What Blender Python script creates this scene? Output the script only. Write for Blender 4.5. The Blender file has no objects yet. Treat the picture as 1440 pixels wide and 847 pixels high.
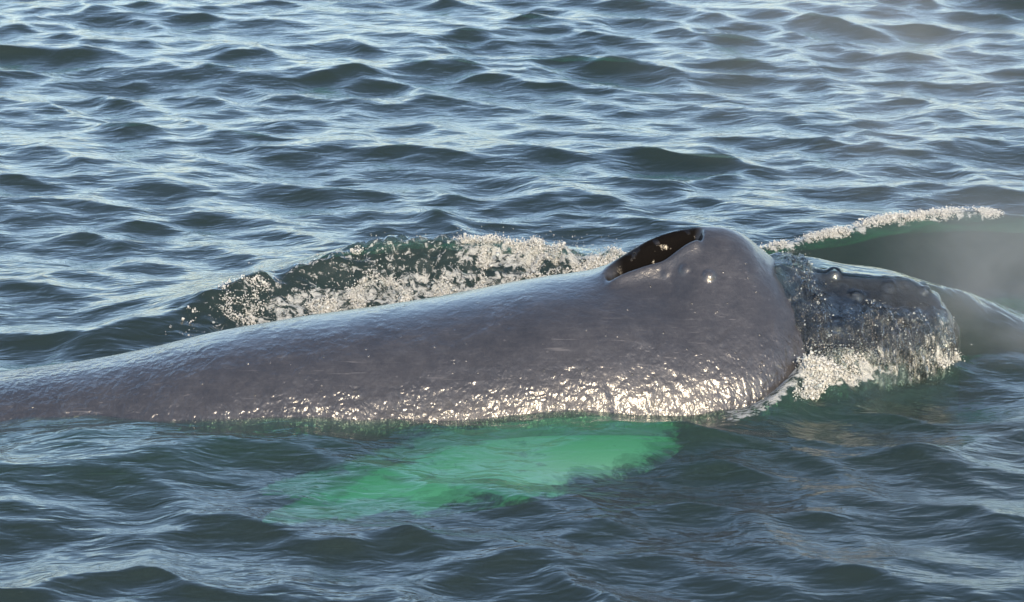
import bpy, math, random
import numpy as np
from mathutils import Vector

# ------------------------------------------------------------------ camera, sky, sun, exposure
sc = bpy.context.scene
col = sc.collection
R = math.radians
PITCH = R(15.0)                       # looking down from a boat's upper deck
SLANT = 30.0
CAM_H = SLANT * math.sin(PITCH)
CAM_D = SLANT * math.cos(PITCH)
FPX = 4500.0                          # focal length in photo pixels (photo is 1440 wide)
cd = bpy.data.cameras.new('camera'); cam = bpy.data.objects.new('camera', cd); col.objects.link(cam)
cam.location = (0, -CAM_D, CAM_H); cam.rotation_euler = (R(90) - PITCH, 0, 0)
cd.sensor_width = 36.0; cd.lens = FPX / 1440 * 36.0
cd.clip_start = 0.5; cd.clip_end = 8000
cd.dof.use_dof = True; cd.dof.focus_distance = 27.8; cd.dof.aperture_fstop = 4.0
sc.camera = cam

SUN_EL, SUN_AZ = R(24), R(14)         # behind the camera, a little to its right
sun_dir = Vector((math.sin(SUN_AZ) * math.cos(SUN_EL), -math.cos(SUN_AZ) * math.cos(SUN_EL), math.sin(SUN_EL)))
w = bpy.data.worlds.new('World'); sc.world = w; w.use_nodes = True
nt = w.node_tree
sky = nt.nodes.new('ShaderNodeTexSky'); sky.sky_type = 'NISHITA'; sky.sun_disc = False
sky.sun_elevation = SUN_EL; sky.sun_rotation = math.atan2(sun_dir.x, sun_dir.y)
sky.air_density = 1.0; sky.dust_density = 1.3; sky.ozone_density = 1.0
bg = nt.nodes['Background']; bg.inputs['Strength'].default_value = 0.135
nt.links.new(sky.outputs[0], bg.inputs[0])
sd = bpy.data.lights.new('sun', 'SUN'); sun = bpy.data.objects.new('sun', sd); col.objects.link(sun)
sd.energy = 2.2; sd.angle = R(0.53); sd.color = (1.0, 0.80, 0.55)
sun.rotation_euler = sun_dir.to_track_quat('Z', 'Y').to_euler()
sc.view_settings.view_transform = 'Standard'; sc.view_settings.look = 'None'
sc.view_settings.exposure = 1.1; sc.view_settings.gamma = 1.0
sc.cycles.use_denoising = True
sc.cycles.max_bounces = 10; sc.cycles.transparent_max_bounces = 16
sc.cycles.caustics_reflective = False; sc.cycles.caustics_refractive = False

# ------------------------------------------------------------------ helpers
rng = np.random.default_rng(7)
random.seed(7)
SP, CP = math.sin(PITCH), math.cos(PITCH)

def project(P):
    """world points (n,3) -> photo pixels (n,2)"""
    d = P - np.array([0, -CAM_D, CAM_H])
    depth = d[:, 1] * CP - d[:, 2] * SP
    up = d[:, 1] * SP + d[:, 2] * CP
    return np.stack([720 + FPX * d[:, 0] / depth, 423.5 - FPX * up / depth], 1)

def px_height(py, y):
    """height above the sea of a point at depth y that shows on photo row py"""
    dep = PITCH + np.arctan((py - 423.5) / FPX)
    return CAM_H - (CAM_D + y) * np.tan(dep)

def px_x(px, y, z=0.3):
    depth = (y + CAM_D) * CP - (z - CAM_H) * SP
    return (px - 720) / FPX * depth

def smooth(a, b, x):
    t = np.clip((x - a) / (b - a), 0, 1)
    return t * t * (3 - 2 * t)

def interp(x, xs, ys):
    """monotone-ish smooth (cosine free Catmull) interpolation"""
    xs = np.asarray(xs, float); ys = np.asarray(ys, float)
    m = np.gradient(ys, xs)
    x = np.clip(x, xs[0], xs[-1])
    i = np.clip(np.searchsorted(xs, x) - 1, 0, len(xs) - 2)
    h = xs[i + 1] - xs[i]; t = (x - xs[i]) / h
    return ((2*t**3 - 3*t**2 + 1) * ys[i] + (t**3 - 2*t**2 + t) * h * m[i]
            + (-2*t**3 + 3*t**2) * ys[i+1] + (t**3 - t**2) * h * m[i+1])

def _hash(ix, iy, iz):
    n = (ix * 374761393 + iy * 668265263 + iz * 2147483647 // 7) & 0xffffffff
    n = ((n ^ (n >> 13)) * 1274126177) & 0xffffffff
    return ((n ^ (n >> 16)) & 0xffff) / 32767.5 - 1.0

def noise3(x, y, z):
    x = np.asarray(x, float); y = np.asarray(y, float); z = np.asarray(z, float) + 0 * x
    ix, iy, iz = (np.floor(v).astype(np.int64) for v in (x, y, z))
    fx, fy, fz = x - ix, y - iy, z - iz
    fx, fy, fz = (f * f * f * (f * (f * 6 - 15) + 10) for f in (fx, fy, fz))
    out = 0
    for a in (0, 1):
        for b in (0, 1):
            for c in (0, 1):
                wgt = (fx if a else 1 - fx) * (fy if b else 1 - fy) * (fz if c else 1 - fz)
                out = out + wgt * _hash(ix + a, iy + b, iz + c)
    return out

def fbm(x, y, z, n=3):
    s, a, t = 0, 1.0, 0
    for k in range(n):
        s = s + a * noise3(x * 2**k + 17 * k, y * 2**k - 9 * k, z * 2**k + 5 * k); t += a; a *= 0.5
    return s / t

def link_mesh(name, verts, quads=None, tris=None, mat=None, parent=None, attrs=None):
    me = bpy.data.meshes.new(name)
    verts = np.ascontiguousarray(verts, np.float32)
    polys = []
    me.vertices.add(len(verts)); me.vertices.foreach_set('co', verts.ravel())
    nq = 0 if quads is None else len(quads); ntr = 0 if tris is None else len(tris)
    idx = []
    if nq: idx.append(np.asarray(quads).ravel())
    if ntr: idx.append(np.asarray(tris).ravel())
    idx = np.concatenate(idx).astype(np.int32)
    me.loops.add(len(idx)); me.loops.foreach_set('vertex_index', idx)
    starts = np.concatenate([np.arange(nq) * 4, nq * 4 + np.arange(ntr) * 3]).astype(np.int32)
    me.polygons.add(nq + ntr); me.polygons.foreach_set('loop_start', starts)
    me.polygons.foreach_set('use_smooth', np.ones(nq + ntr, bool))
    me.update(calc_edges=True); me.validate()
    for k, v in (attrs or {}).items():
        a = me.attributes.new(k, 'FLOAT', 'POINT'); a.data.foreach_set('value', np.asarray(v, np.float32))
    o = bpy.data.objects.new(name, me); col.objects.link(o)
    if mat: me.materials.append(mat)
    if parent: o.parent = parent
    return o

def grid_quads(nu, nv, wrap=False):
    i = np.arange(nu - 1)[:, None]; j = np.arange(nv if wrap else nv - 1)[None, :]
    j2 = (j + 1) % nv
    return np.stack(np.broadcast_arrays(i * nv + j, (i + 1) * nv + j, (i + 1) * nv + j2, i * nv + j2), -1).reshape(-1, 4)

def normals_grid(P, nu, nv, wrap=False):
    Q = P.reshape(nu, nv, 3)
    du = np.gradient(Q, axis=0)
    if wrap:
        dv = np.roll(Q, -1, 1) - np.roll(Q, 1, 1)
    else:
        dv = np.gradient(Q, axis=1)
    n = np.cross(du, dv); n /= np.linalg.norm(n, axis=2, keepdims=True) + 1e-9
    return n.reshape(-1, 3)

# ------------------------------------------------------------------ materials
def new_mat(name):
    m = bpy.data.materials.new(name); m.use_nodes = True
    m.node_tree.nodes.clear()
    return m, m.node_tree

class N:
    def __init__(s, t): s.t = t
    def __call__(s, typ, ins=None, **kw):
        n = s.t.nodes.new(typ)
        for k, v in kw.items(): setattr(n, k, v)
        for k, v in (ins or {}).items():
            if isinstance(v, bpy.types.NodeSocket): s.t.links.new(v, n.inputs[k])
            else: n.inputs[k].default_value = v
        return n
    def math(s, op, a, b=0.0, c=None):
        n = s('ShaderNodeMath', operation=op)
        for i, v in enumerate((a, b, c)):
            if v is None: continue
            if isinstance(v, bpy.types.NodeSocket): s.t.links.new(v, n.inputs[i])
            else: n.inputs[i].default_value = v
        return n.outputs[0]
    def ramp(s, f, stops):
        n = s('ShaderNodeValToRGB'); e = n.color_ramp.elements
        while len(e) < len(stops): e.new(0.5)
        for el, (p, c) in zip(e, stops): el.position = p; el.color = c if len(c) == 4 else (*c, 1)
        s.t.links.new(f, n.inputs[0]); return n.outputs[0]
    def noise(s, vec, scale, detail=3, rough=0.5, dist=0.0):
        return s('ShaderNodeTexNoise', {'Vector': vec, 'Scale': scale, 'Detail': detail, 'Roughness': rough, 'Distortion': dist}).outputs[0]

def schlick(n, normal, f0):
    inc = n('ShaderNodeNewGeometry').outputs['Incoming']
    d = n('ShaderNodeVectorMath', {0: inc, 1: normal}, operation='DOT_PRODUCT').outputs['Value']
    g = n.math('SUBTRACT', 1.0, n.math('MINIMUM', n.math('ABSOLUTE', d), 1.0))
    return n.math('MULTIPLY_ADD', n.math('POWER', g, 5.0), 1.0 - f0, f0)

def sea_material():
    m, t = new_mat('sea_water'); n = N(t)
    tc = n('ShaderNodeTexCoord').outputs['Object']
    mp = n('ShaderNodeMapping', {'Vector': tc, 'Scale': (0.75, 1.6, 1.0)}).outputs[0]
    r1 = n.noise(mp, 4.5, 2, 0.5, 0.5); r2 = n.noise(mp, 13.0, 1, 0.5, 0.2)
    hgt = n.math('ADD', n.math('MULTIPLY', r1, 0.020), n.math('MULTIPLY', r2, 0.003))
    bump = n('ShaderNodeBump', {'Strength': 1.0, 'Distance': 1.0, 'Height': hgt}).outputs[0]
    fr = schlick(n, bump, 0.02)
    gl = n('ShaderNodeBsdfGlossy', {'Color': (1, 1, 1, 1), 'Roughness': 0.12, 'Normal': bump}).outputs[0]
    up = n('ShaderNodeBsdfDiffuse', {'Color': (0.112, 0.182, 0.180, 1)}).outputs[0]
    tr = n('ShaderNodeBsdfTransparent', {'Color': (1, 1, 1, 1)}).outputs[0]
    rf = n('ShaderNodeBsdfRefraction', {'Color': (1, 1, 1, 1), 'IOR': 1.333, 'Roughness': 0.0, 'Normal': bump}).outputs[0]
    clear = n('ShaderNodeMixShader', {0: 0.58, 1: rf, 2: tr}).outputs[0]
    body = n('ShaderNodeMixShader', {0: 0.16, 1: clear, 2: up}).outputs[0]
    wat = n('ShaderNodeMixShader', {0: fr, 1: body, 2: gl}).outputs[0]
    fa = n('ShaderNodeAttribute', attribute_name='foam').outputs['Fac']
    fn = n.noise(tc, 14.0, 6, 0.65, 0.6)
    fm = n.math('ADD', fa, n.math('MULTIPLY', n.math('SUBTRACT', fn, 0.5), 2.4))
    fmask = n.ramp(fm, [(0.42, (0, 0, 0)), (0.72, (1, 1, 1))])
    fmask = n.math('MULTIPLY', fmask, n.math('GREATER_THAN', fa, 0.02))
    fbp = n('ShaderNodeBump', {'Strength': 1.0, 'Distance': 0.05, 'Height': n.noise(tc, 40.0, 4, 0.7)}).outputs[0]
    fo = n('ShaderNodeBsdfPrincipled', {'Base Color': (0.55, 0.57, 0.56, 1), 'Roughness': 0.45, 'Normal': fbp}).outputs[0]
    out = n('ShaderNodeMixShader', {0: fmask, 1: wat, 2: fo}).outputs[0]
    vol = n('ShaderNodeVolumeAbsorption', {'Color': (0.0, 0.80, 0.42, 1), 'Density': 2.4}).outputs[0]
    n('ShaderNodeOutputMaterial', {'Surface': out, 'Volume': vol})
    return m

def skin_material():
    m, t = new_mat('whale_skin'); n = N(t)
    tc = n('ShaderNodeTexCoord').outputs['Object']
    geo = n('ShaderNodeNewGeometry').outputs['Position']
    z = n('ShaderNodeSeparateXYZ', {0: geo}).outputs[2]
    big = n.noise(tc, 1.6, 4, 0.6); mid = n.noise(tc, 7.0, 5, 0.65)
    fine = n.noise(tc, 34.0, 3, 0.6)
    stv = n('ShaderNodeMapping', {'Vector': tc, 'Rotation': (0.0, 0.35, 0.0), 'Scale': (0.9, 4.0, 7.0)}).outputs[0]
    streak = n.noise(stv, 4.0, 6, 0.7, 0.3)
    mix = n.math('ADD', n.math('MULTIPLY', big, 0.25), n.math('ADD', n.math('MULTIPLY', mid, 0.34), n.math('ADD', n.math('MULTIPLY', streak, 0.24), n.math('MULTIPLY', fine, 0.15))))
    base = n.ramp(mix, [(0.36, (0.020, 0.020, 0.022)), (0.50, (0.035, 0.034, 0.037)), (0.64, (0.058, 0.057, 0.061))])
    # thin pale rake marks and scratches
    rot = n('ShaderNodeMapping', {'Vector': tc, 'Rotation': (0.35, 0.5, 0.2), 'Scale': (1.1, 13.0, 20.0)}).outputs[0]
    sc1 = n.noise(rot, 2.6, 2, 0.5)
    scm = n.math('MULTIPLY', n.ramp(sc1, [(0.66, (0, 0, 0)), (0.72, (1, 1, 1))]), n.ramp(big, [(0.45, (0, 0, 0)), (0.6, (1, 1, 1))]))
    dn = n('ShaderNodeTexVoronoi', {'Vector': tc, 'Scale': 5.0}).outputs['Distance']
    spots = n.ramp(dn, [(0.03, (1, 1, 1)), (0.06, (0, 0, 0))])
    pale = n.math('MAXIMUM', n.math('MULTIPLY', scm, 0.38), n.math('MULTIPLY', spots, 0.25))
    c1 = n('ShaderNodeMix', {0: pale, 6: base, 7: (0.17, 0.165, 0.17, 1)}, data_type='RGBA').outputs[2]
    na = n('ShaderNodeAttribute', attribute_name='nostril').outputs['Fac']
    c2 = n('ShaderNodeMix', {0: na, 6: c1, 7: (0.004, 0.0035, 0.0035, 1)}, data_type='RGBA').outputs[2]  # black nostril lining, with the shade of the deep opening put into its colour
    # skin relief, and the running film of water that is thickest low on the flank
    relief = n.math('ADD', n.math('MULTIPLY', mid, 0.02), n.math('MULTIPLY', fine, 0.003))
    b1 = n('ShaderNodeBump', {'Strength': 0.6, 'Distance': 1.0, 'Height': relief}).outputs[0]
    wobble = n('ShaderNodeMapping', {'Vector': tc, 'Scale': (1.15, 1.0, 0.75)}).outputs[0]
    drop = n.noise(wobble, 8.0, 2, 0.55, 0.8); drop2 = n.noise(wobble, 19.0, 1, 0.5, 0.3)
    patch = n.noise(tc, 2.1, 3, 0.6)
    low = n('ShaderNodeMapRange', {0: n.math('ADD', z, n.math('MULTIPLY', n.math('SUBTRACT', patch, 0.5), -1.3)), 1: -0.05, 2: 0.62, 3: 1.0, 4: 0.04}).outputs[0]
    film = n.math('MULTIPLY', n.math('ADD', n.math('MULTIPLY', drop, 0.048), n.math('MULTIPLY', drop2, 0.022)), low)
    vd = n('ShaderNodeTexVoronoi', {'Vector': tc, 'Scale': 11.0, 'Randomness': 1.0})
    pick = n.math('GREATER_THAN', n('ShaderNodeSeparateXYZ', {0: vd.outputs['Color']}).outputs[0], n('ShaderNodeMapRange', {0: big, 1: 0.4, 2: 0.62, 3: 0.95, 4: 0.35}).outputs[0])
    bead = n.math('MULTIPLY', n.math('MAXIMUM', n.math('SUBTRACT', 0.16, vd.outputs['Distance']), 0.0), n.math('MULTIPLY', pick, 0.10))
    film = n.math('ADD', film, bead)
    b2 = n('ShaderNodeBump', {'Strength': 1.0, 'Distance': 1.0, 'Height': film, 'Normal': b1}).outputs[0]
    dry = n('ShaderNodeMapRange', {0: z, 1: -0.10, 2: 0.02, 3: 0.0, 4: 1.0}).outputs[0]
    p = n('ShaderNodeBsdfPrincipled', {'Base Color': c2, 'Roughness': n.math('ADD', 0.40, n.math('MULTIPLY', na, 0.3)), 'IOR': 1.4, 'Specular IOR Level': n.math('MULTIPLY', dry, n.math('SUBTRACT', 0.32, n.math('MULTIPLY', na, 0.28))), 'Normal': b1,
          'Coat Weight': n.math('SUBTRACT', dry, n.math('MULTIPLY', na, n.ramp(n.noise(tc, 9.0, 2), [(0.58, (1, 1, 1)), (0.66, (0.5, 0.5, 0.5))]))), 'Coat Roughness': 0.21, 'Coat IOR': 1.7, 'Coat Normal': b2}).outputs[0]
    n('ShaderNodeOutputMaterial', {'Surface': p})
    return m

def flipper_material():
    m, t = new_mat('white_flipper'); n = N(t)
    tc = n('ShaderNodeTexCoord').outputs['Object']
    rim = n('ShaderNodeMapRange', {0: n('ShaderNodeAttribute', attribute_name='rim').outputs['Fac'], 1: 0.62, 2: 1.0, 3: 0.0, 4: 0.20}).outputs[0]
    c = n.ramp(n.math('SUBTRACT', n.noise(tc, 2.6, 6, 0.68, 0.6), rim), [(0.30, (0.03, 0.03, 0.03)), (0.38, (0.30, 0.30, 0.30)), (0.45, (0.85, 0.86, 0.85))])
    p = n('ShaderNodeBsdfPrincipled', {'Base Color': c, 'Roughness': 0.6}).outputs[0]
    n('ShaderNodeOutputMaterial', {'Surface': p}); return m

def foam_material():
    m, t = new_mat('foam'); n = N(t)
    p = n('ShaderNodeBsdfPrincipled', {'Base Color': (0.60, 0.61, 0.60, 1), 'Roughness': 0.25, 'Subsurface Weight': 0.0, 'IOR': 1.33}).outputs[0]
    tr = n('ShaderNodeBsdfTranslucent', {'Color': (0.75, 0.8, 0.8, 1)}).outputs[0]
    mx = n('ShaderNodeMixShader', {0: 0.2, 1: p, 2: tr}).outputs[0]
    n('ShaderNodeOutputMaterial', {'Surface': mx}); return m

def drop_material():
    m, t = new_mat('water_drop'); n = N(t)
    fr = n('ShaderNodeFresnel', {'IOR': 1.333}).outputs[0]
    gl = n('ShaderNodeBsdfGlossy', {'Color': (1, 1, 1, 1), 'Roughness': 0.12}).outputs[0]
    tr = n('ShaderNodeBsdfTransparent', {'Color': (0.9, 0.95, 0.95, 1)}).outputs[0]
    df = n('ShaderNodeBsdfDiffuse', {'Color': (0.6, 0.65, 0.65, 1)}).outputs[0]
    b = n('ShaderNodeMixShader', {0: 0.35, 1: tr, 2: df}).outputs[0]
    mx = n('ShaderNodeMixShader', {0: fr, 1: b, 2: gl}).outputs[0]
    n('ShaderNodeOutputMaterial', {'Surface': mx}); return m

def sheet_material():
    m, t = new_mat('running_water'); n = N(t)
    tc = n('ShaderNodeTexCoord').outputs['Object']
    st = n('ShaderNodeMapping', {'Vector': tc, 'Scale': (1.6, 1.0, 0.55)}).outputs[0]
    h = n.math('ADD', n.math('MULTIPLY', n.noise(st, 9.0, 4, 0.65, 0.6), 0.10), n.math('MULTIPLY', n.noise(st, 28.0, 3, 0.6), 0.02))
    ra = n('ShaderNodeAttribute', attribute_name='rough').outputs['Fac']
    b = n('ShaderNodeBump', {'Strength': 1.0, 'Distance': 1.0, 'Height': n.math('MULTIPLY', h, ra)}).outputs[0]
    fr = n('ShaderNodeFresnel', {'IOR': 1.5, 'Normal': b}).outputs[0]
    gl = n('ShaderNodeBsdfGlossy', {'Color': (1, 1, 1, 1), 'Roughness': 0.17, 'Normal': b}).outputs[0]
    tr = n('ShaderNodeBsdfTransparent', {'Color': (0.85, 0.92, 0.92, 1)}).outputs[0]
    wh = n('ShaderNodeBsdfDiffuse', {'Color': (0.7, 0.73, 0.72, 1), 'Normal': b}).outputs[0]
    fa = n('ShaderNodeAttribute', attribute_name='foam').outputs['Fac']
    fm = n.math('ADD', fa, n.math('MULTIPLY', n.math('SUBTRACT', n.noise(st, 13.0, 5, 0.7, 0.5), 0.5), 1.6))
    fmask = n.ramp(fm, [(0.45, (0, 0, 0)), (0.85, (0.9, 0.9, 0.9))])
    body = n('ShaderNodeMixShader', {0: fmask, 1: tr, 2: wh}).outputs[0]
    mx = n('ShaderNodeMixShader', {0: fr, 1: body, 2: gl}).outputs[0]
    n('ShaderNodeOutputMaterial', {'Surface': mx}); return m

def mist_material(name, density, scale, seed):
    m, t = new_mat(name); n = N(t)
    tc = n('ShaderNodeTexCoord')
    ob = tc.outputs['Object']
    r = n('ShaderNodeVectorMath', {0: ob}, operation='LENGTH').outputs['Value']
    fall = n('ShaderNodeMapRange', {0: r, 1: 0.15, 2: 1.0, 3: 1.0, 4: 0.0}, interpolation_type='SMOOTHSTEP').outputs[0]
    mp = n('ShaderNodeMapping', {'Vector': ob, 'Location': (seed, seed * 2, 0)}).outputs[0]
    ns = n.ramp(n.noise(mp, scale, 4, 0.6, 0.5), [(0.38, (0, 0, 0)), (0.75, (1, 1, 1))])
    d = n.math('MULTIPLY', n.math('MULTIPLY', fall, ns), density)
    v = n('ShaderNodeVolumePrincipled', {'Color': (0.86, 0.93, 1.0, 1), 'Density': d, 'Anisotropy': 0.0}).outputs[0]
    n('ShaderNodeOutputMaterial', {'Volume': v}); return m

M_SEA, M_SKIN, M_FLIP, M_FOAM, M_DROP, M_SHEET = sea_material(), skin_material(), flipper_material(), foam_material(), drop_material(), sheet_material()

# ------------------------------------------------------------------ whale station table (photo column, photo row of the back line, lateral position, half width, half height)
ST = [(-840, 700, -3.75, 0.16, 0.28), (-600, 640, -3.65, 0.45, 0.50), (-330, 590, -3.5, 0.80, 0.80), (-150, 552, -3.35, 0.95, 0.95),
      (0, 525, -3.20, 1.05, 1.05), (100, 511, -3.13, 1.10, 1.10), (215, 489, -3.05, 1.16, 1.15), (300, 469, -3.0, 1.2, 1.2), (400, 451, -2.9, 1.25, 1.25),
      (500, 436, -2.8, 1.29, 1.28), (600, 421, -2.7, 1.32, 1.3), (700, 402, -2.6, 1.35, 1.32), (780, 388, -2.53, 1.37, 1.34),
      (850, 381, -2.48, 1.38, 1.35), (930, 380, -2.41, 1.38, 1.35), (1000, 381, -2.35, 1.36, 1.33), (1075, 376, -2.25, 1.26, 1.28),
      (1120, 385, -2.18, 1.12, 1.2), (1200, 396, -2.12, 0.90, 1.05), (1250, 400, -2.06, 0.76, 0.98), (1290, 407, -2.02, 0.60, 0.88), (1325, 424, -1.98, 0.40, 0.72), (1350, 462, -1.95, 0.08, 0.45)]
S_LAT = math.tan(PITCH)
sx = np.array([px_x(p[0], p[2]) for p in ST])
sy = np.array([p[2] for p in ST]); sa = np.array([p[3] for p in ST]); sb = np.array([p[4] for p in ST])
szs = np.array([px_height(p[1], p[2]) for p in ST])
szc = szs - np.sqrt(sb**2 + (sa * S_LAT)**2)

def axis_y(x): return interp(x, sx, sy)

# ------------------------------------------------------------------ sea surface
def axis_samples(core, grow=1.13, end=3500.0):
    """sample positions: (from, to, step at start, step at end) pieces, then ever longer steps out to the horizon"""
    out = [0.0]
    for a, b, d0, d1 in core:
        x = a
        while x < b - 1e-6:
            x = min(b, x + d0 + (d1 - d0) * (x - a) / (b - a)); out.append(x)
    d = core[-1][3]
    while out[-1] < end:
        d *= grow; out.append(out[-1] + d)
    return np.array(out)

gx = axis_samples([(0, 4.9, 0.028, 0.028), (4.9, 9.0, 0.03, 0.08)])
gx = np.concatenate([-gx[:0:-1], gx])
gy = np.concatenate([-axis_samples([(0, 5.2, 0.028, 0.028), (5.2, 10.0, 0.03, 0.04)])[:0:-1],
                     axis_samples([(0, 2.0, 0.028, 0.04), (2.0, 22, 0.04, 0.085)])])
nx, ny = len(gx), len(gy)
X, Y = np.meshgrid(gx, gy, indexing='ij')

NW = 260
lam = np.exp(np.linspace(math.log(0.20), math.log(8.0), NW)) * rng.uniform(0.97, 1.03, NW)
sgx, sgy = np.gradient(gx), np.gradient(gy)
FA, FB, AX, AY, AH = [], [], [], [], []
for L in lam:
    k = 2 * math.pi / L
    spread = 0.50 + 0.40 * (1 - min(1, L / 3))
    th = rng.normal(0, spread) + R(-98)          # running towards the camera
    steep = 0.0205 * math.exp(-((math.log(L / 0.95)) / 0.95) ** 2) + 0.0044
    A = steep / k
    ph = rng.uniform(0, 2 * math.pi)
    cx, cy = math.cos(th), math.sin(th)
    fa = np.clip((L / sgx - 2.5) / 3.0, 0, 1); fb = np.clip((L / sgy - 2.5) / 3.0, 0, 1)
    FA += [np.sin(k * cx * gx + ph) * fa, np.cos(k * cx * gx + ph) * fa]
    FB += [np.cos(k * cy * gy) * fb, np.sin(k * cy * gy) * fb]
    AH += [A, A]; AX.append(A * cx); AY.append(A * cy)
FA, FB, AH = np.array(FA), np.array(FB), np.array(AH)
H = (FA * AH[:, None]).T @ FB
# cos(a+b) = cos a cos b - sin a sin b
FC = np.empty_like(FA); FC[0::2] = FA[1::2]; FC[1::2] = -FA[0::2]
CHOP = 1.4
DX = (FC * (CHOP * np.repeat(AX, 2))[:, None]).T @ FB
DY = (FC * (CHOP * np.repeat(AY, 2))[:, None]).T @ FB
# group modulation: patches of rougher and calmer water
mod = 1.0 + 0.55 * fbm(X * 0.30, Y * 0.35, 3.3, 2)
H *= mod; DX *= mod; DY *= mod

# the water is calmer close to the animal
ay = axis_y(X)
inb = smooth(-6.5, -5.5, X) * (1 - smooth(3.9, 5.2, X))
near = np.exp(-((Y - ay) / 1.9) ** 2) * inb
damp = 1 - 0.38 * near
H *= damp; DX *= damp; DY *= damp

def crest(xs, ys, zs, wf, wb, px=1.0):
    """a ridge of water whose crest runs along (xs, ys) at heights zs"""
    xin = smooth(xs[0] - 0.5, xs[0] + 0.25, X) * (1 - smooth(xs[-1] - 0.25, xs[-1] + 0.5, X))
    yc = interp(X, xs, ys) + 0.10 * fbm(X * 1.3, 0 * X, 1.1, 2)
    zc = interp(X, xs, zs) * xin * (1 + 0.18 * fbm(X * 1.7, 0 * X, 8.4, 2))
    d = Y - yc
    prof = np.where(d < 0, np.exp(-(np.abs(d) / wf) ** 1.6), np.exp(-(np.abs(d) / wb) ** 1.5))
    return zc * prof, d, zc

# wave thrown up along the far side of the back
xa = px_x(np.array([60, 130, 250, 380, 480, 600, 700, 840, 960]), np.array([-1.9, -1.5, -1.0, -0.4, 0, .1, .14, 0, -.1]))
Ra, da, za = crest(xa, [-1.9, -1.5, -1.0, -0.4, 0, .1, .14, 0, -.1], [0.02, 0.11, 0.25, 0.40, 0.50, 0.54, 0.47, 0.42, 0.30], 0.42, 1.1)
# bow wave running off the far side of the head
Rb, db, zb = crest(np.array([2.05, 2.5, 3.4, 4.6, 5.6]), [-0.3, 0.0, 0.45, 0.95, 1.2], [0.52, 0.58, 0.62, 0.58, 0.40], 0.5, 1.0)
# wash pushed up the near side of the head
Rc, dc, zc_ = crest(np.array([1.55, 1.8, 2.1, 2.45, 2.9, 3.4, 4.0]), [-3.95, -3.85, -3.62, -3.2, -2.85, -2.6, -2.45], [0.02, 0.08, 0.18, 0.34, 0.32, 0.18, 0.05], 0.36, 0.5)
H = H * (1 - 0.6 * np.clip((Ra + Rb + Rc) / 0.5, 0, 1)) + Ra + Rb + Rc
# water heaped over the snout: pours off a steep near edge, slopes away gently beyond the tip
xs_ = [2.15, 2.5, 3.0, 3.45, 3.75, 4.2, 5.0, 6.2]
ye = interp(X, xs_, [-2.25, -2.25, -2.22, -2.12, -1.98, -1.75, -1.4, -1.2]) + 0.06 * fbm(X * 3, 0 * X, 2.2, 2)
zp = interp(X, xs_, [0.74, 0.83, 0.77, 0.70, 0.62, 0.48, 0.25, 0.05]) * smooth(2.0, 2.4, X) * (1 - smooth(5.2, 6.2, X))
we = interp(X, xs_, [0.25, 0.28, 0.30, 0.35, 0.55, 1.0, 1.6, 1.8])
near_e = smooth(-0.5, 0.5, (Y - ye) / we)
far_e = np.exp(-(np.clip(Y + 1.7, 0, None) / 1.1) ** 2)
PLAT = zp * near_e * far_e
H = H + np.clip(PLAT - (Rb + Rc), 0, None) - (H - Ra - Rb - Rc) * 0.7 * np.clip(PLAT / 0.4, 0, 1)
# low swell lapping the near flank
lap = interp(X, [-6.0, -4.4, -3.2, -2.0, -1.0, 0.2, 1.2, 2.0], [0.02, 0.04, 0.14, 0.14, 0.08, 0.07, 0.06, 0.0])
lap = lap * ((X > -6) & (X < 2)) * np.exp(-((Y - ay + 1.75) / 0.85) ** 2)
H = H + lap

# broken, lumpy water on the steep faces
zone = smooth(-3.7, -2.6, X) * (1 - smooth(0.9, 1.3, X)) * smooth(-0.75, -0.35, da) * (1 - smooth(0.05, 0.3, da))
zone = zone * (0.35 + 0.65 * smooth(-2.4, -1.2, X))
zone2 = smooth(2.2, 2.6, X) * (1 - smooth(3.5, 4.0, X)) * smooth(-0.5, -0.15, dc) * (1 - smooth(0.3, 0.6, dc))
turb = np.maximum(zone, zone2)
mk = turb > 0.01
lump = np.zeros_like(H)
xm, ym = X[mk], Y[mk]
lump[mk] = turb[mk] * (0.11 * (1 - 2 * np.abs(fbm(xm * 2.6, ym * 3.2, 0.3, 3))) - 0.05 + 0.055 * fbm(xm * 8, ym * 9, 4.7, 2))
H += lump
P = np.stack([X + DX, Y + DY, H], -1).reshape(-1, 3)

# where the surface is white with foam
pxy = project(P)
fx, fy = pxy[:, 0].reshape(nx, ny), pxy[:, 1].reshape(nx, ny)
def band(d, lo, hi, soft): return smooth(lo - soft, lo, d) * (1 - smooth(hi, hi + soft, d))
foam = np.zeros_like(H)
cr = band(da, -0.16, 0.06, 0.12) * smooth(-0.75, -0.35, X) * (1 - smooth(0.95, 1.2, X))
lowb = band(da, -0.62, -0.34, 0.12) * smooth(-2.7, -2.0, X) * (1 - smooth(0.0, 0.6, X))
face = band(da, -0.5, 0.0, 0.1) * smooth(-3.4, -2.2, X) * (1 - smooth(0.9, 1.2, X))
foam = np.maximum.reduce([foam, 0.66 * cr, 0.55 * lowb, 0.34 * face])
foam = np.maximum(foam, 0.62 * band(db, -0.05, 0.07, 0.10) * smooth(2.0, 2.4, X) * (1 - smooth(4.5, 5.0, X)))
foam = np.maximum(foam, (1 - smooth(0.36, 0.46, H)) * 0.95 * band(dc, -0.22, 0.5, 0.15) * smooth(2.25, 2.5, X) * (1 - smooth(2.9, 3.3, X)))
foam = np.maximum(foam, (1 - smooth(0.36, 0.46, H)) * 0.60 * band(dc, -0.10, 0.2, 0.1) * smooth(1.6, 1.9, X) * (1 - smooth(3.5, 3.9, X)))

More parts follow.
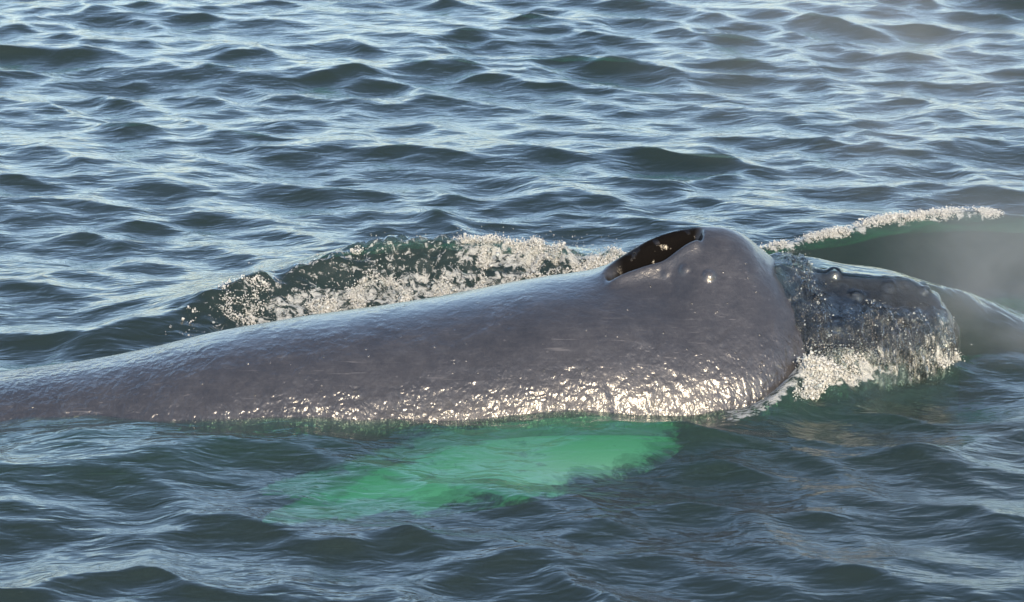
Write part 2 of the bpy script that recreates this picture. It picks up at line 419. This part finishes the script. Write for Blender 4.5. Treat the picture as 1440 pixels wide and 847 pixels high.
# closed body of water: skirt and floor
top = P
rim = np.concatenate([np.arange(nx) * ny, (nx - 1) * ny + np.arange(1, ny), (np.arange(nx - 1)[::-1]) * ny + ny - 1, np.arange(1, ny - 1)[::-1]])
low = P[rim].copy(); low[:, 2] = -9.0
nv0 = len(P); nr = len(rim)
q = grid_quads(nx, ny)
k = np.arange(nr); k2 = (k + 1) % nr
skirt = np.stack([rim[k2], rim[k], nv0 + k, nv0 + k2], 1)
centre = nv0 + nr
fl = np.stack([np.full(nr, centre), nv0 + k2, nv0 + k], 1)
allv = np.concatenate([P, low, [[0, 0, -9.0]]])
sea = link_mesh('sea_water', allv, np.concatenate([q, skirt]), fl, M_SEA, attrs={'foam': np.concatenate([foam.ravel(), np.zeros(nr + 1)])})
sea['kind'] = 'structure'
SEA_N = normals_grid(P, nx, ny)

mb, tb = new_mat('sea_floor'); nb = N(tb)
cb = nb.ramp(nb.noise(nb('ShaderNodeTexCoord').outputs['Object'], 0.3, 4), [(0.3, (0.02, 0.04, 0.04)), (0.7, (0.04, 0.06, 0.05))])
nb('ShaderNodeOutputMaterial', {'Surface': nb('ShaderNodeBsdfDiffuse', {'Color': cb}).outputs[0]})
fs = 3300.0
floor = link_mesh('sea_floor', np.array([[-fs, -fs, -8.5], [fs, -fs, -8.5], [fs, fs, -8.5], [-fs, fs, -8.5]]), np.array([[0, 1, 2, 3]]), None, mb)
floor['kind'] = 'structure'

# ------------------------------------------------------------------ the whale
whale = bpy.data.objects.new('humpback_whale', None); col.objects.link(whale)
whale['label'] = 'dark grey humpback whale surfacing, wet back and raised blowhole above the waves'
whale['category'] = 'whale'

ux = np.concatenate([np.linspace(sx[0], -4.6, 60, endpoint=False), np.linspace(-4.6, 0.5, 210, endpoint=False),
                     np.linspace(0.5, 2.3, 150, endpoint=False), np.linspace(2.3, sx[-1], 100)])
# angle round the section: 0 = straight up, positive towards the camera; dense over the upper near side
vt = np.concatenate([np.linspace(-0.6, 0.9, 150, endpoint=False), np.linspace(0.9, 2.0, 90, endpoint=False),
                     np.linspace(2.0, 2 * math.pi - 0.6, 60, endpoint=False)])
nu, nv = len(ux), len(vt)
U, V = np.meshgrid(ux, vt, indexing='ij')
a_, b_ = interp(U, sx, sa), interp(U, sx, sb)
yc_, zc0 = interp(U, sx, sy), interp(U, sx, szc)
# superellipse, a little fuller than round
sn, cs = np.sin(V), np.cos(V)
e = 0.94
wl = a_ * np.sign(sn) * np.abs(sn) ** e            # lateral, + towards camera
zl = b_ * np.sign(cs) * np.abs(cs) ** e
# small sag and swell along the flank
wl = wl * (1 + 0.012 * fbm(U * 0.9, V * 1.6, 2.0, 2))
BX, BY, BZ = U.copy(), yc_ - wl, zc0 + zl
upper = smooth(-0.2, 0.3, cs)
# splash guard and nostrils
gpx = np.array([800, 835, 870, 905, 945, 985, 1025, 1050, 1075, 1100, 1135])
gm = np.array([0, .03, .15, .29, .39, .44, .41, .32, .18, .07, 0.0])
gxs = px_x(gpx, -2.4, 0.9)
Mh = np.where((U > gxs[0]) & (U < gxs[-1]), interp(U, gxs, gm), 0)
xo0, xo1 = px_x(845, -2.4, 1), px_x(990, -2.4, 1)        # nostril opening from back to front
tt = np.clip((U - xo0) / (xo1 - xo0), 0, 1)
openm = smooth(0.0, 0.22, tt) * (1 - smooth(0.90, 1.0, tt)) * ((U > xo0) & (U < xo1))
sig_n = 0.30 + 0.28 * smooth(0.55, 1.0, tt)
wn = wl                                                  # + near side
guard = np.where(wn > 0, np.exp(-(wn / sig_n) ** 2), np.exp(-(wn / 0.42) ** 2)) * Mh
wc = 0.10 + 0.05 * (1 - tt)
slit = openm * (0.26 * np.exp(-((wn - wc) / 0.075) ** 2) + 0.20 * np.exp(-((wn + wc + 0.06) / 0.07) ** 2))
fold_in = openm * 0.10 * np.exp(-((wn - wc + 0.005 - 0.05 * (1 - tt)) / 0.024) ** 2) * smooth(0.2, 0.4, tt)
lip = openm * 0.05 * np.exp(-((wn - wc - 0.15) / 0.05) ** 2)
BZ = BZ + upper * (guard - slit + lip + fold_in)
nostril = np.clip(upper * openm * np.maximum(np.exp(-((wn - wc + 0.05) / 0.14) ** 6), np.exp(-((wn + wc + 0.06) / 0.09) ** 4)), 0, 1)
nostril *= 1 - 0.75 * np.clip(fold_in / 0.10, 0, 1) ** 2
# ridge down the middle of the upper jaw, hollow either side of it
ros = smooth(2.1, 2.6, U) * (1 - smooth(3.4, 3.7, U))
BZ = BZ + upper * ros * (0.07 * np.exp(-(wl / 0.10) ** 2) - 0.03 * np.exp(-((np.abs(wl) - 0.3) / 0.15) ** 2))
# the mouth line under the upper jaw
BP = np.stack([BX, BY, BZ], -1).reshape(-1, 3)
BN = normals_grid(BP, nu, nv, True)
cen = np.stack([U, yc_, zc0], -1).reshape(-1, 3)
if np.mean(np.sum(BN * (BP - cen), 1)) < 0: BN = -BN
# tubercles: sensory bumps beside the blowhole and along the upper jaw
bpx = project(BP)
view = BP - np.array([0, -CAM_D, CAM_H])
facing = np.sum(BN * view, 1) < 0
hgt_b = np.zeros(len(BP))
for (tx, ty, r, hh) in [(935, 384, .038, .016), (963, 378, .045, .022), (998, 389, .05, .034), (1174, 386, .06, .02), (1205, 418, .06, .035),
                        (1298, 412, .05, .035), (1250, 404, .06, .02), (1240, 445, .08, .03), (1285, 445, .07, .03), (1150, 405, .07, .02), (1180, 458, .08, .03)]:
    dd = np.where(facing, np.hypot(bpx[:, 0] - tx, bpx[:, 1] - ty), 1e9)
    c0 = BP[np.argmin(dd)]
    hgt_b += hh * np.exp(-(np.linalg.norm(BP - c0, axis=1) / r) ** 4)
    c1 = c0.copy(); c1[1] = 2 * axis_y(np.array([c0[0]]))[0] - c0[1]      # its twin on the far side
    hgt_b += hh * np.exp(-(np.linalg.norm(BP - c1, axis=1) / r) ** 4)
# shallow folds in the skin behind the head
fold = 0.010 * np.exp(-((BP[:, 0] - 0.9 + 0.35 * (BP[:, 2])) / 0.06) ** 2) * smooth(0.0, 0.3, 0.45 - BP[:, 2])
BP = BP + BN * (hgt_b - fold + 0.006 * fbm(BP[:, 0] * 2.2, BP[:, 1] * 2.5, BP[:, 2] * 2.5, 2))[:, None]
capA = len(BP)
bv = np.concatenate([BP, [BP[:nv].mean(0)], [BP[-nv:].mean(0)]])
j = np.arange(nv); j2 = (j + 1) % nv
caps = np.concatenate([np.stack([np.full(nv, capA), j, j2], 1), np.stack([np.full(nv, capA + 1), (nu - 1) * nv + j2, (nu - 1) * nv + j], 1)])
bq = grid_quads(nu, nv, True)
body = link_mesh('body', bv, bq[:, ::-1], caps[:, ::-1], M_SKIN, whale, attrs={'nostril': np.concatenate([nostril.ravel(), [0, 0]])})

def blade(name, root, tip, bend, chord, thick, knobs, parent, mat, up=(0, 0, 1), n1=90, n2=28):
    """a tapering, knobbly-edged flipper from root to tip"""
    root, tip, bend, up = (np.array(v, float) for v in (root, tip, bend, up))
    s = np.linspace(0, 1, n1)[:, None]
    c = root * (1 - s) ** 2 + 2 * bend * s * (1 - s) + tip * s ** 2
    tan = np.gradient(c, axis=0); tan /= np.linalg.norm(tan, axis=1, keepdims=True)
    side = np.cross(tan, up); side /= np.linalg.norm(side, axis=1, keepdims=True)
    nrm = np.cross(side, tan)
    ch = chord * (0.55 + 0.6 * np.sin(np.pi * np.clip(s * 0.75 + 0.16, 0, 1))) * np.sqrt(np.clip(1 - s ** 5, 0.002, 1)) * 0.85 * (0.6 + 0.4 * smooth(0.0, 0.35, s))
    a = np.linspace(0, 2 * np.pi, n2, endpoint=False)[None, :]
    kn = 1 + knobs * np.maximum(0, np.cos(a)) * (0.5 + 0.5 * np.cos(s * 58))
    lx = np.cos(a) * ch * 0.5 * kn; lz = np.sin(a) * ch * thick * (1 - 0.4 * s)
    Pn = (c[:, None, :] + side[:, None, :] * lx[..., None] + nrm[:, None, :] * lz[..., None]).reshape(-1, 3)
    v = np.concatenate([Pn, [c[0]], [c[-1]]])
    j = np.arange(n2); j2 = (j + 1) % n2
    cp = np.concatenate([np.stack([np.full(n2, n1 * n2), j2, j], 1), np.stack([np.full(n2, n1 * n2 + 1), (n1 - 1) * n2 + j, (n1 - 1) * n2 + j2], 1)])
    rim = np.concatenate([(np.abs(np.cos(a)) + 0 * s).ravel(), [0, 1]])
    return link_mesh(name, v, grid_quads(n1, n2, True), cp, mat, parent, attrs={'rim': rim})

fl_near = blade('pectoral_flipper', (1.35, -3.2, -0.22), (-1.95, -5.30, -0.36), (0.25, -4.80, -0.09), 1.6, 0.055, 0.10, whale, M_FLIP)
fl_near['label'] = 'white flipper glowing green under the water'
fl_far = blade('pectoral_flipper', (1.75, -1.3, -0.75), (-1.2, 1.6, -1.6), (0.9, 0.6, -0.9), 1.05, 0.10, 0.10, whale, M_FLIP)
fin = blade('dorsal_fin', (-5.6, -3.42, -0.45), (-6.25, -3.45, 0.02), (-5.95, -3.43, -0.12), 0.75, 0.10, 0.0, whale, M_SKIN, up=(0, 1, 0), n1=30)
for s in (1, -1):
    blade('tail_fluke', (-8.5, -3.75 + 0.1 * s, -1.55), (-9.3, -3.75 + 1.9 * s, -1.75), (-8.5, -3.75 + 1.3 * s, -1.6), 0.95, 0.09, 0.05, whale, M_SKIN, n1=40)

# ------------------------------------------------------------------ water pouring off the head
sel_u = np.where((ux > 2.02) & (ux < 3.80))[0]
sel_v = np.where((vt > -0.55) & (vt < 1.75))[0]
PP = BP.reshape(nu, nv, 3)[np.ix_(sel_u, sel_v)]; NN = BN.reshape(nu, nv, 3)[np.ix_(sel_u, sel_v)]
mu, mv = len(sel_u), len(sel_v)
f3 = PP.reshape(-1, 3); n3 = NN.reshape(-1, 3)
lat = np.broadcast_to(vt[sel_v][None, :], (mu, mv)).ravel()
# ragged front where the water breaks off the smooth skin: slopes back down the flank
front = 2.20 + 0.30 * smooth(-0.1, 1.2, lat) + 0.05 * fbm(lat * 6, lat * 0, 3.0, 3)
m1 = smooth(0.0, 0.09, f3[:, 0] - front) * (1 - smooth(3.70, 3.79, f3[:, 0])) * smooth(-0.54, -0.35, lat) * smooth(-0.12, 0.02, f3[:, 2])
edge_n = 0.30 * fbm(f3[:, 0] * 4.5, f3[:, 1] * 1.0, 6.0, 3)
side_f = smooth(0.30, 0.75, lat + edge_n)                          # the near wall, as against the flat top
start = np.exp(-((f3[:, 0] - front - 0.20) / 0.16) ** 2)
rgh = np.clip(np.maximum(side_f, start), 0.06, 1)
riv = fbm(f3[:, 0] * 7, f3[:, 2] * 1.8, f3[:, 1] * 4, 3); riv2 = fbm(f3[:, 0] * 15, f3[:, 2] * 8, f3[:, 1] * 12, 2)
th = m1 * (0.024 + 0.018 * riv * (1 - side_f) + rgh * (0.04 + 0.075 * (1 - 2 * np.abs(riv)) + 0.045 * riv2)) - (1 - m1) * 0.03
sheet_v = f3 + n3 * th[:, None]
foam_s = m1 * (0.06 * rgh + 0.22 * side_f * smooth(0.45, 0.1, f3[:, 2]) + 0.24 * smooth(2.75, 3.0, f3[:, 0]) * side_f * smooth(0.65, 0.45, f3[:, 2]))
sheet = link_mesh('running_water', sheet_v, grid_quads(mu, mv)[:, ::-1], None, M_SHEET, attrs={'rough': rgh, 'foam': foam_s})
sheet['kind'] = 'stuff'; sheet['label'] = 'sheet of water pouring in rivulets off the snout of the whale'; sheet['category'] = 'running water'

# ------------------------------------------------------------------ foam clusters and flying drops
t_ = (1 + 5 ** 0.5) / 2
ICO = np.array([(-1, t_, 0), (1, t_, 0), (-1, -t_, 0), (1, -t_, 0), (0, -1, t_), (0, 1, t_), (0, -1, -t_), (0, 1, -t_), (t_, 0, -1), (t_, 0, 1), (-t_, 0, -1), (-t_, 0, 1)]) / math.sqrt(1 + t_ * t_)
ICF = np.array([(0, 11, 5), (0, 5, 1), (0, 1, 7), (0, 7, 10), (0, 10, 11), (1, 5, 9), (5, 11, 4), (11, 10, 2), (10, 7, 6), (7, 1, 8), (3, 9, 4), (3, 4, 2), (3, 2, 6), (3, 6, 8), (3, 8, 9), (4, 9, 5), (2, 4, 11), (6, 2, 10), (8, 6, 7), (9, 8, 1)])

def blobs(name, pts, rad, mat, label, cat, squash=True):
    n = len(pts)
    sc3 = rng.uniform(0.7, 1.3, (n, 1, 3)) if squash else np.ones((n, 1, 3))
    ang = rng.uniform(0, 6.28, n); c, s = np.cos(ang)[:, None], np.sin(ang)[:, None]
    v = ICO[None] * sc3 * rad[:, None, None]
    v = np.stack([v[..., 0] * c - v[..., 1] * s, v[..., 0] * s + v[..., 1] * c, v[..., 2]], -1) + pts[:, None, :]
    f = (ICF[None] + 12 * np.arange(n)[:, None, None]).reshape(-1, 3)
    o = link_mesh(name, v.reshape(-1, 3), None, f, mat)
    o['kind'] = 'stuff'; o['label'] = label; o['category'] = cat
    return o

def seed_on_sea(mask, n, size, lift, thr=0.45, freq=6.0, lace=0.0):
    clump = np.zeros_like(X); mk_ = mask > 0.03; clump[mk_] = (0.8 - 3.2 * np.abs(fbm(X[mk_] * freq * 0.6, Y[mk_] * freq * 0.6, 9.1, 3))) * lace + (1 - lace) * fbm(X[mk_] * freq, Y[mk_] * freq, 9.1, 3)
    wgt = np.where(mask > 0.03, np.clip(mask + 0.9 * clump - thr, 0, 1), 0).ravel()
    wgt = wgt * (np.gradient(gx)[:, None] * np.gradient(gy)[None, :]).ravel()
    idx = rng.choice(len(wgt), n, p=wgt / wgt.sum())
    p = P[idx] + rng.normal(0, 0.012, (n, 3)) + SEA_N[idx] * (np.abs(rng.normal(0, lift, n)))[:, None] * np.sign(SEA_N[idx][:, 2:3])
    r = size * np.exp(rng.normal(0, 0.45, n))
    return p, r

m_left = np.maximum.reduce([0.95 * cr, 0.8 * lowb, 0.30 * face])
p, r = seed_on_sea(m_left, 16000, 0.0044, 0.014, 0.72, 4.0, 1.0)
blobs('foam', p, r, M_FOAM, 'white foam tumbling along the wave behind the back of the whale', 'foam')
m_bow = band(db, -0.05, 0.08, 0.05) * smooth(2.1, 2.5, X) * (1 - smooth(4.4, 4.9, X)) * (0.5 + 0.5 * smooth(2.2, 3.0, X))
p, r = seed_on_sea(m_bow, 5500, 0.0040, 0.010, 0.4, 5.0, 0.5)
blobs('foam', p, r, M_FOAM, 'long pale line of foam on the wave crest beyond the snout', 'foam')
m_head = (1 - smooth(0.40, 0.50, H)) * np.maximum(band(dc, -0.2, 0.4, 0.12) * smooth(2.3, 2.5, X) * (1 - smooth(2.8, 3.2, X)), 0.45 * band(dc, -0.12, 0.2, 0.1) * smooth(2.3, 2.6, X) * (1 - smooth(3.6, 4.0, X)))
p, r = seed_on_sea(m_head, 14000, 0.0048, 0.022, 0.40)
blobs('foam', p, r, M_FOAM, 'bright churned foam piled against the near side of the snout', 'foam')

# drops in the air over the breaking water
pts, rad = [], []
p, r = seed_on_sea(m_left, 1500, 0.0045, 0.08, 0.3); pts.append(p); rad.append(r)
p, r = seed_on_sea(m_head, 900, 0.0045, 0.10, 0.3); pts.append(p); rad.append(r)
vis = np.where(m1 * rgh > 0.5)[0]; ii = rng.choice(vis, 500)
pts.append(sheet_v[ii] + n3[ii] * np.abs(rng.normal(0, 0.04, 500))[:, None]); rad.append(0.0042 * np.exp(rng.normal(0, 0.4, 500)))
blobs('water_drop', np.concatenate(pts), np.concatenate(rad), M_DROP, 'spray of water drops flying off the whale and the breaking wave', 'spray')

# ------------------------------------------------------------------ mist from the blow drifting off the head
def mist(name, loc, scale, rot, density, nscale, seed, label):
    n1, n2 = 24, 36
    th_ = np.linspace(0, math.pi, n1)[:, None]; ph_ = np.linspace(0, 2 * math.pi, n2, endpoint=False)[None, :]
    v = np.stack([np.sin(th_) * np.cos(ph_), np.sin(th_) * np.sin(ph_), np.cos(th_) + 0 * ph_], -1).reshape(-1, 3)
    o = link_mesh(name, v, grid_quads(n1, n2, True), None, mist_material(name, density, nscale, seed))
    o.location = loc; o.scale = scale; o.rotation_euler = rot
    o['kind'] = 'stuff'; o['label'] = label; o['category'] = 'mist'
    return o
mist('blow_mist', (4.7, -2.3, 0.85), (2.0, 1.0, 1.2), (0, 0, 0), 0.85, 1.6, 2.0, 'grey mist hanging low over the water beyond the tip of the snout')
mist('blow_mist', (3.2, -0.6, 2.6), (2.8, 1.1, 2.1), (0, R(12), 0), 0.42, 1.4, 5.0, 'faint rising veil of blown breath above the head of the whale')
